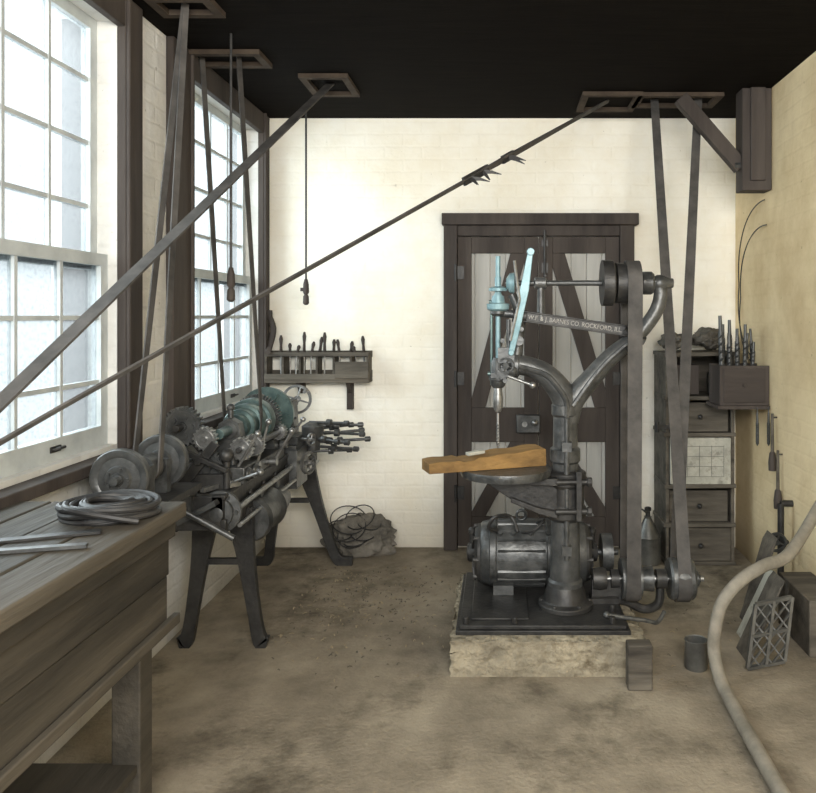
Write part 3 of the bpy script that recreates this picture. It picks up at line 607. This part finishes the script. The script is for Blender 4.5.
a=MB();a.beam((-1.27,3.06,.62),(-1.12,3.06,.70),.02,.05,(0,1,0));a.box((-1.33,3.05,.66),(-1.22,3.12,.74));a.cyl((-1.30,3.0,.72),(-1.05,3.05,.56),.012);a.ball((-1.30,3.0,.72),.022);fin(a,'crank_handle','iron',la)
for i,(x,y,l,an) in enumerate(((-1.30,3.15,.12,.4),(-1.2,3.12,.14,1.2),(-1.13,3.2,.1,.9))):
    a=MB();d=V((math.cos(an),math.sin(an),0));p=V((x,y,.733));a.beam(p,p+d*l*.6,.02,.018)
    fin(a,'lathe_tool','steel',label='short square steel lathe tool lying on the bed',category='hand tool',group='lathe tools on the bed')
# ================= GRINDER (wall shelf)
gr=thing('grinder',(-1.30,2.73,.74),'wall-bracketed double grinder with two large round wheels','grinder')
a=MB();a.box((XL+.002,2.5,.775),(-1.14,2.96,.80)).box((XL+.002,2.55,.70),(XL+.03,2.92,.775))
for y in (2.56,2.88): a.prism([(XL+.03,y,.775),(-1.2,y,.775),(XL+.03,y,.60)],(0,.02,0))
a.box((XL+.002,2.55,.60),(XL+.03,2.92,.70))
fin(a,'wall_shelf','irond',gr)
a=MB();a.box((-1.30,2.64,.8),(-1.20,2.69,.92)).box((-1.30,2.79,.8),(-1.20,2.82,.92)).cyl((-1.25,2.50,.9),(-1.25,2.94,.9),.014);a.rev((-1.25,2.70,.9),(0,1,0),[(0,.02),(0,.045),(.08,.045),(.08,.02)],24);fin(a,'grinder_head','iron',gr)
for y in (2.56,2.87):
    a=MB();a.rev((-1.255,y-.015,.9),(0,1,0),[(-.02,.012),(-.018,.02),(-.008,.022),(-.008,.04),(.0,.045),(.003,.07),(-.002,.078),(-.002,.094),(.003,.098),(.027,.098),(.03,.09),(.03,.02)],40)
    for i in range(5):
        th=i*1.257;a.cyl((-1.255+.034*math.cos(th),y-.03,.9+.034*math.sin(th)),(-1.255+.034*math.cos(th),y-.015,.9+.034*math.sin(th)),.006,n=6)
    fin(a,'grinding_wheel','iron',gr)
# ================= BENCH
be=thing('workbench',(-1.16,1.6,0),'heavy worn timber workbench with deep plank apron','workbench')
a=MB()
for i in range(4):
    x0=-1.43+.13*i;a.box((x0+.001,.9,.855),(x0+.128,2.25+.004*(i%2),.9-.002*(i%2)))
fin(a,'bench_top','bench',be,bev=.005)
a=MB();a.box((-.97,.95,.56),(-.945,2.2,.70)).box((-.97,.95,.703),(-.94,2.2,.855)).box((-1.4,2.17,.56),(-.97,2.20,.855)).box((-.94,.95,.555),(-.92,2.23,.585)).box((-.94,.95,.81),(-.925,2.21,.853));fin(a,'apron','bench',be,bev=.004)
for (x,y) in ((-1.05,2.09),(-1.4,2.09),(-1.05,1.0),(-1.4,1.0)): fin(MB().box((x,y,0),(x+.078,y+.075,.70)),'leg','bench',be,bev=.004)
fin(MB().box((-1.37,1.0,.2),(-.98,2.1,.225)),'shelf','bench',be,bev=.003)
a=MB()
for lay in range(3):
    for k in range(4):
        r=.055+.018*k+.004*math.sin(lay*2+k);ox=.008*math.sin(lay*3.1+k);oy=.008*math.cos(lay*2.3+k*2)
        a.tube([(-1.05+ox+r*1.1*math.cos(th)+0,2.08+oy+r*.95*math.sin(th),.908+.0145*lay+.004*math.sin(th*2+k+lay)) for th in [2*math.pi*i/36 for i in range(36)]],.0085,8,True)
tubec(a,[(-1.15,2.05,.94,.0085),(-1.10,1.97,.945,.0085),(-1.0,1.96,.93,.0085),(-.93,1.99,.91,.0085)],8)
fin(a,'belt_coil','dleather',label='neat dark coil of round leather belting on the workbench',category='belt coil')
a=MB();a.beam((-1.2,1.83,.904),(-.99,1.92,.904),.03,.006);a.cyl((-1.2,1.83,.910),(-1.28,1.795,.910),.012,.009);fin(a,'file','irond',label='flat steel file lying on the workbench',category='file')
a=MB();a.beam((-1.25,1.72,.905),(-.96,1.80,.905),.022,.008);fin(a,'steel_strip','iron',label='narrow dark steel strip on the workbench',category='metal strip')
# ================= TOOL RACK
rk=thing('tool_rack',(-1.1,4.74,1.03),'wooden wall rack with slotted front rail for hand tools','tool rack')
RX0,RX1=-1.42,-.79
a=MB();a.box((RX0,4.66,1.03),(RX1,YB,1.05)).box((RX0,4.66,1.19),(RX1,4.675,1.215)).box((RX0,4.655,1.05),(RX1,4.668,1.085))
a.box((RX0,YB-.012,1.05),(RX1,YB,1.10)).box((RX0,YB-.012,1.18),(RX1,YB,1.22))
for i in range(7):
    x=RX0+(RX1-RX0-.016)*i/6;a.box((x,4.668,1.05),(x+.014,YB-.013,1.205 if i in(0,6) else 1.188))
a.box((RX1-.2,4.64,1.06),(RX1-.0,4.655,1.16))
fin(a,'rack_box','gwood',rk,bev=.002)
for px,l in ((300,.07),(349,.17)):
    x=bx(px)*.985;fin(MB().box((x-.018,4.75,1.03-l),(x+.018,YB,1.03)).prism([(x-.01,4.67,1.03),(x-.01,4.75,1.03),(x-.01,4.75,1.03-min(l,.07))],(.02,0,0)),'bracket','dwood',rk)
hx=[-1.33,-1.285,-1.24,-1.20,-1.15,-1.11,-1.065,-1.02,-.97,-.92,-.87,-.83]
for i,x in enumerate(hx):
    a=MB();h=.05+.1*random.random();tl=random.uniform(-.02,.02);yy=4.70+.04*(i%2)
    a.m=1;a.cyl((x,yy,1.052),(x+tl*.3,yy,1.2),.005,n=8)
    a.m=0;a.rev((x+tl*.3,yy,1.2),(tl,0,h),[(0,.005),(.008,.010),(h*.5,.008),(h*.8,.012),(h,.006)],12)
    fin(a,'chisel' if i%3 else 'file',['dwood','steel'],label=('wood-handled chisel' if i%3 else 'handled file')+' standing in the wall rack',category='hand tool',group='hand tools in the wall rack')
a=MB();a.m=0;o=cat([(-1.395,4.64,1.215),(-1.40,4.70,1.25),(-1.38,4.71,1.36),(-1.42,4.71,1.46)],5);a.tube([p for p in o],.014,10,asp=1.4);a.box((-1.43,4.69,1.43),(-1.39,4.73,1.47))
fin(a,'brace','dwood',label='dark carpenter brace standing at the end of the rack',category='hand tool')
# ================= sack heap
sk=fin(blob((-.85,4.66,.10),(.215,.10,.13),1,.3,0.0,5,.1),'sack','cloth',label='lumpy grey sack bundle slumped on the floor',category='sack')
a=MB()
for i in range(8):
    a.torus((-.86+.1*random.uniform(-1,1),4.60+.02*random.uniform(-1,1),.11+.018*i),(random.uniform(-.5,.5),random.uniform(-.9,-.3),1),.07+.04*random.random(),.0035,28,6)
fin(a,'cord','dleather',sk,'tangled cord loops over the sack')
a=MB()
for i in range(700):
    x=random.gauss(-.72,.30);y=random.gauss(3.95,.33)
    if i%5==0: x=random.uniform(-.9,1.2);y=random.uniform(3.0,4.4)
    if x<-1.02 or y>4.42 or (x>-.24 and x<.62 and 2.95<y<3.95): continue
    l=random.uniform(.005,.022);th=random.uniform(0,6.3);d=V((math.cos(th),math.sin(th),0));a.m=1 if i%2 else 0
    p=V((x,y,.002));a.ribbon([p,p+d*l/2+V((0,0,random.uniform(.001,.008))),p+d*l],V((-d.y,d.x,0)),random.uniform(.002,.007),.0015)
fin(a,'shavings',['shave','shaved'],label='scattered wood and metal shavings on the floor',category='shavings',kind='stuff')
# ================= CABINET
cb=thing('drawer_cabinet',(1.155,4.62,0),'rough grey-brown timber cabinet of stacked shelves and drawers','cabinet')
X0,X1,Y0=.955,1.352,4.46
a=MB();a.box((X0,Y0,0),(X0+.02,YB-.003,1.22)).box((X1-.02,Y0,0),(X1,YB-.003,1.22)).box((X0+.02,YB-.018,0),(X1-.02,YB-.003,1.22))
zs=[.0,.22,.44,.74,.95,1.2]
for i,z in enumerate(zs):
    tl=.006*((i%3)-1)
    a.prism([(X0-.008-.008*(i%2),Y0-.01-.008*(i%2),z+.0),(X1+.005,Y0-.01-.004*(i%3),z+max(0,tl)),(X1+.005,Y0-.01-.004*(i%3),z+.022+max(0,tl)),(X0-.008-.008*(i%2),Y0-.01-.008*(i%2),z+.022)],(0,YB-.03-Y0,0))
fin(a,'body','gwood',cb,bev=.003)
for k,(z0,z1) in enumerate(((.02,.22),(.24,.44),(.46,.74),(.76,.95))):
    o_=(.0,.03,.0,.02)[k]
    d=fin(MB().box((X0+.024,Y0-.012+o_,z0+.006),(X1-.024-.01*(k%2),Y0+.012+o_,z1-.006-.01*(k%2))),'drawer','paper' if k==2 else 'gwood',cb,bev=.004)
    yf=Y0-.012+o_
    if k==2:
        a=MB()
        for i in range(5):a.box((X0+.05+i*.07,yf-.002,z0+.05),(X0+.052+i*.07,yf+.001,z1-.05))
        for i in range(4):a.box((X0+.05,yf-.0015,z0+.05+i*.058),(X0+.332,yf+.001,z0+.052+i*.058))
        fin(a,'printed_grid','tin',d)
    else:
        a=MB();a.cyl((1.15,yf+.002,(z0+z1)/2),(1.15,yf-.02,(z0+z1)/2),.008).ball((1.15,yf-.024,(z0+z1)/2),.014);fin(a,'knob','irond',d)
a=MB();a.beam((.90,4.43,.80),(1.0,4.43,.80),.02,.02);a.cyl((.90,4.43,.77),(.90,4.43,.83),.012);fin(a,'latch','irond',cb)
a=MB();a.box((X0+.03,Y0+.03,.978),(X0+.2,YB-.05,1.15));fin(a,'wooden_box','dwood',label='dark wooden box on the open cabinet shelf',category='box',bev=.003)
a=MB();a.rev((1.27,4.56,.980),(0,0,1),[(0,.05),(.12,.05),(.13,.03),(.15,.03)],20);fin(a,'jar','tin',label='dull round metal jar on the cabinet shelf',category='jar')
for i,(x,y,z,r,sz) in enumerate(((1.045,4.62,1.285,.085,.05),(1.245,4.62,1.30,.09,.06))):
    fin(blob((x,y,z),(r,.1,sz),i+3,.35,1.229,4,.15),'folded_sack','cloth',label='crumpled dark sacking piled on the cabinet',category='sack',group='sacking on the cabinet')
oc=thing('oil_can',(.87,4.5,0),'conical-topped metal oil can on the floor','oil can')
a=MB();a.rev((.86,4.5,0),(0,0,1),[(0,.068),(.005,.072),(.15,.07),(.155,.074),(.165,.07),(.26,.02),(.27,.022)],28);fin(a,'can_body','tin',oc)
a=MB();a.rev((.86,4.5,.27),(0,0,1),[(0,.014),(.03,.013),(.035,.02),(.05,.02),(.055,.01)],16);fin(a,'cap','irond',oc)
a=MB();tubec(a,[(.80,4.5,.2,.005),(.79,4.5,.27,.005),(.82,4.5,.31,.005),(.85,4.5,.29,.005)],8);fin(a,'handle','irond',oc)
a=MB();a.rev((.80,3.16,0),(0,0,1),[(0,.044),(.005,.047),(.11,.045),(.115,.048),(.118,.044),(.114,.041),(.02,.04),(.02,.0)],28);fin(a,'tin_can','tin',label='small open tin can standing on the floor',category='tin can')
fin(MB().box((.49,2.96,0),(.585,3.025,.175)),'wooden_block','gwood',label='upright dark wooden block against the plinth',category='wood block',bev=.006)
# ================= right wall drill box
db=thing('drill_box',(1.33,4.29,.93),'dark wooden wall box holding twist drills','box')
a=MB();a.box((1.19,4.19,.95),(XR-.002,4.205,1.165)).box((1.19,4.39,.95),(XR-.002,4.405,1.165)).box((1.19,4.205,.95),(1.205,4.39,1.165)).box((1.175,4.175,.93),(XR-.002,4.42,.95)).box((1.205,4.205,1.12),(XR-.002,4.39,1.135))
fin(a,'box_body','dwood',db,bev=.002)
a=MB();a.box((1.21,4.182,.965),(1.435,4.19,1.15)).cyl((1.32,4.182,1.06),(1.32,4.165,1.06),.01);fin(a,'box_front','dwoodh',db,bev=.003)
for i in range(10):
    a=MB();x=1.215+.021*i;h=.30-.04*(i%3)-.008*i;a.twist((x,4.24+.06*(i%2),1.137),h,.015-.0005*i,2.5,tilt=(random.uniform(-.14,.1),0,1))
    fin(a,'twist_drill','iron',label='spiral twist drill standing in the wall box',category='drill bit',group='twist drills in the wall box')
for px in (752,763):
    x=(px-500)/182.;a=MB();a.twist((x,4.165,.735),.18,.009,3);a.cyl((x,4.165,.9),(x,4.165,.945),.003);a.cyl((x,4.165,.94),(x,4.176,.94),.003)
    fin(a,'twist_drill','iron',label='spiral twist drill hanging from the wall box',category='drill bit',group='hanging twist drills')
for (y,z,R,ph,sw) in ((4.22,1.62,.50,-1.3,2.9),(4.24,1.54,.44,-1.5,3.2)):
    a=MB();pts=[]
    for i in range(60):
        th=ph+sw*i/59;r=R*(1+.05*math.sin(th*2+R*9));pts.append((XR-.010-.02*abs(math.sin(th*1.5)),min(4.78,y+r*math.cos(th)),z+r*math.sin(th)*.85))
    a.tube(pts,.0035,6);fin(a,'wire_coil','irond',label='loose springy arc of thin wire hanging on the wall',category='wire',group='wire arcs')
tr=thing('shaft_bracket',(1.38,4.21,2.11),'dark timber bracket with diagonal strut for overhead shafting','bracket')
a=MB();a.box((1.30,4.15,2.11),(XR-.002,4.27,HC-.002)).box((1.34,4.13,2.16),(1.42,4.15,HC-.002));fin(a,'post','dwood',tr,bev=.004)
a=MB();a.beam((1.31,4.21,2.24),(.98,4.21,HC-.04),.06,.075);fin(a,'strut','dwood',tr,bev=.004)
a=MB();a.cyl((1.27,4.19,2.25),(1.31,4.19,2.25),.018,n=6);fin(a,'bolt','iron',tr)
h0=[P(714,652,3.05),P(715,630,3.04),P(722,603,3.04),P(740,581,3.06),P(763,566,3.1),P(790,553,3.2),V((1.43,3.45,.60))]
f0=[(.83,2.1,.026,.025),(.835,2.5,.026,.025),(.845,2.85,.026,.025),(.845,2.97,.042,.025)]
a=MB();tubec(a,f0+[(p.x,p.y,p.z,.025) for p in h0],14)
fin(a,'hose','rubber',label='thick grey hose curving from the wall down to the floor',category='hose')
for i,(x0,x1,y,w,mt,h) in enumerate(((1.02,1.16,3.28,.02,'gwood',.34),(1.07,1.20,3.44,.018,'paper',.30),(1.14,1.25,3.62,.02,'gwood',.42))):
    a=MB();a.prism([(x0,y-.07,0),(x0+w,y-.07,0),(x1+w,y-.08,h),(x1,y-.07,h*.9)],(0,.14,0))
    fin(a,'leaning_board',mt,label=('pale' if mt=='paper' else 'dark timber')+' offcut board leaning in a stack by the wall',category='board',group='leaning offcut boards',bev=.003)
a=MB();g0=V((1.0,3.13,.003));ux=V((.15,.0,.03));uz=V((.05,.05,.24))
def gp(s_,t_): return g0+ux*s_+uz*t_
for (p,q) in (((0,0),(1,0)),((0,1),(1,1)),((0,0),(0,1)),((1,0),(1,1)),((.5,0),(.5,1)),((0,.5),(1,.5))): a.beam(gp(*p)+V((0,0,.008)),gp(*q)+V((0,0,.008)),.012,.018,(0,1,.1))
for i in range(3):
    for j in range(4):
        s0,t0,s1,t1=i/3,j/4,(i+1)/3,(j+1)/4
        a.beam(gp(s0,t0)+V((0,0,.008)),gp(s1,t1)+V((0,0,.008)),.006,.009,(0,1,.1));a.beam(gp(s1,t0)+V((0,0,.008)),gp(s0,t1)+V((0,0,.008)),.006,.009,(0,1,.1))
fin(a,'iron_grate','tin',label='patterned openwork metal grate leaning on the boards',category='grate')
fin(MB().box((1.30,3.25,0),(1.455,3.62,.24)),'crate','gwood',label='low timber crate against the wall',category='crate',bev=.005)
vv=thing('pipe_valve',(1.4,3.85,.3),'small wall pipe with round valve wheel','pipe valve')
a=MB();a.cyl((1.40,3.86,0),(1.40,3.86,.5),.016);a.cyl((1.40,3.86,.5),(1.458,3.86,.5),.016);a.cyl((1.34,3.86,.33),(1.4,3.86,.33),.014);a.cyl((1.40,3.78,.33),(1.4,3.86,.33),.012);fin(a,'pipe','irond',vv)
a=MB();a.wheel((1.35,3.78,.33),(0,1,.2),.05,.014,.01,.014,4);a.cyl((1.35,3.77,.33),(1.35,3.86,.33),.008);fin(a,'valve_wheel','iron',vv)
for i,(y,z,l) in enumerate(((4.08,.62,.3),(4.0,.44,.30))):
    x=XR-.024;a=MB();a.m=0;a.cyl((x,y,z+.1),(x,y,z+l),.009,.007,10);a.m=1;a.rev((x,y,z),(0,0,1),[(0,.02),(.04,.022),(.09,.016),(.1,.01)],12);a.cyl((x,y,z+l-.02),(XR,y,z+l-.02),.004)
    fin(a,'brush',['gwood','dwood'],label='long-handled bench brush hanging on the wall',category='brush',group='brushes on the wall')
# ================= LIGHT / WORLD / CAM
wd=bpy.data.worlds.new('w');bpy.context.scene.world=wd;wd.use_nodes=True
bg=wd.node_tree.nodes['Background'];bg.inputs[0].default_value=(.95,.98,1,1);bg.inputs[1].default_value=2.6
def area(n,loc,rot,sx,sy,e,col):
    l=bpy.data.lights.new(n,'AREA');l.shape='RECTANGLE';l.size=sx;l.size_y=sy;l.energy=e;l.color=col
    o=bpy.data.objects.new(n,l);bpy.context.collection.objects.link(o);o.location=loc;o.rotation_euler=rot;return o
area('window_light',(-3.0,2.2,2.5),(0,math.radians(-74),0),2.2,2.0,520,(.96,.98,1))
area('window_light',(-3.0,4.3,2.5),(0,math.radians(-74),0),2.2,2.0,480,(.96,.98,1))
area('fill_light',(.3,-.6,2.3),(math.radians(78),0,0),2.4,1.0,170,(1,.965,.90))  # unseen fill lamp added behind the camera to brighten the room
cam=bpy.data.cameras.new('camera');co=bpy.data.objects.new('camera',cam);bpy.context.collection.objects.link(co)
co.location=(0,0,CH);co.rotation_euler=(math.pi/2,0,0);cam.sensor_width=36;cam.lens=F/816*36
cam.shift_x=-(VX-408)/816;cam.shift_y=-(396.5-VY)/816
bpy.context.scene.camera=co
sc=bpy.context.scene;sc.view_settings.view_transform='Standard';sc.view_settings.look='None';sc.view_settings.exposure=0.12;sc.view_settings.gamma=1.0
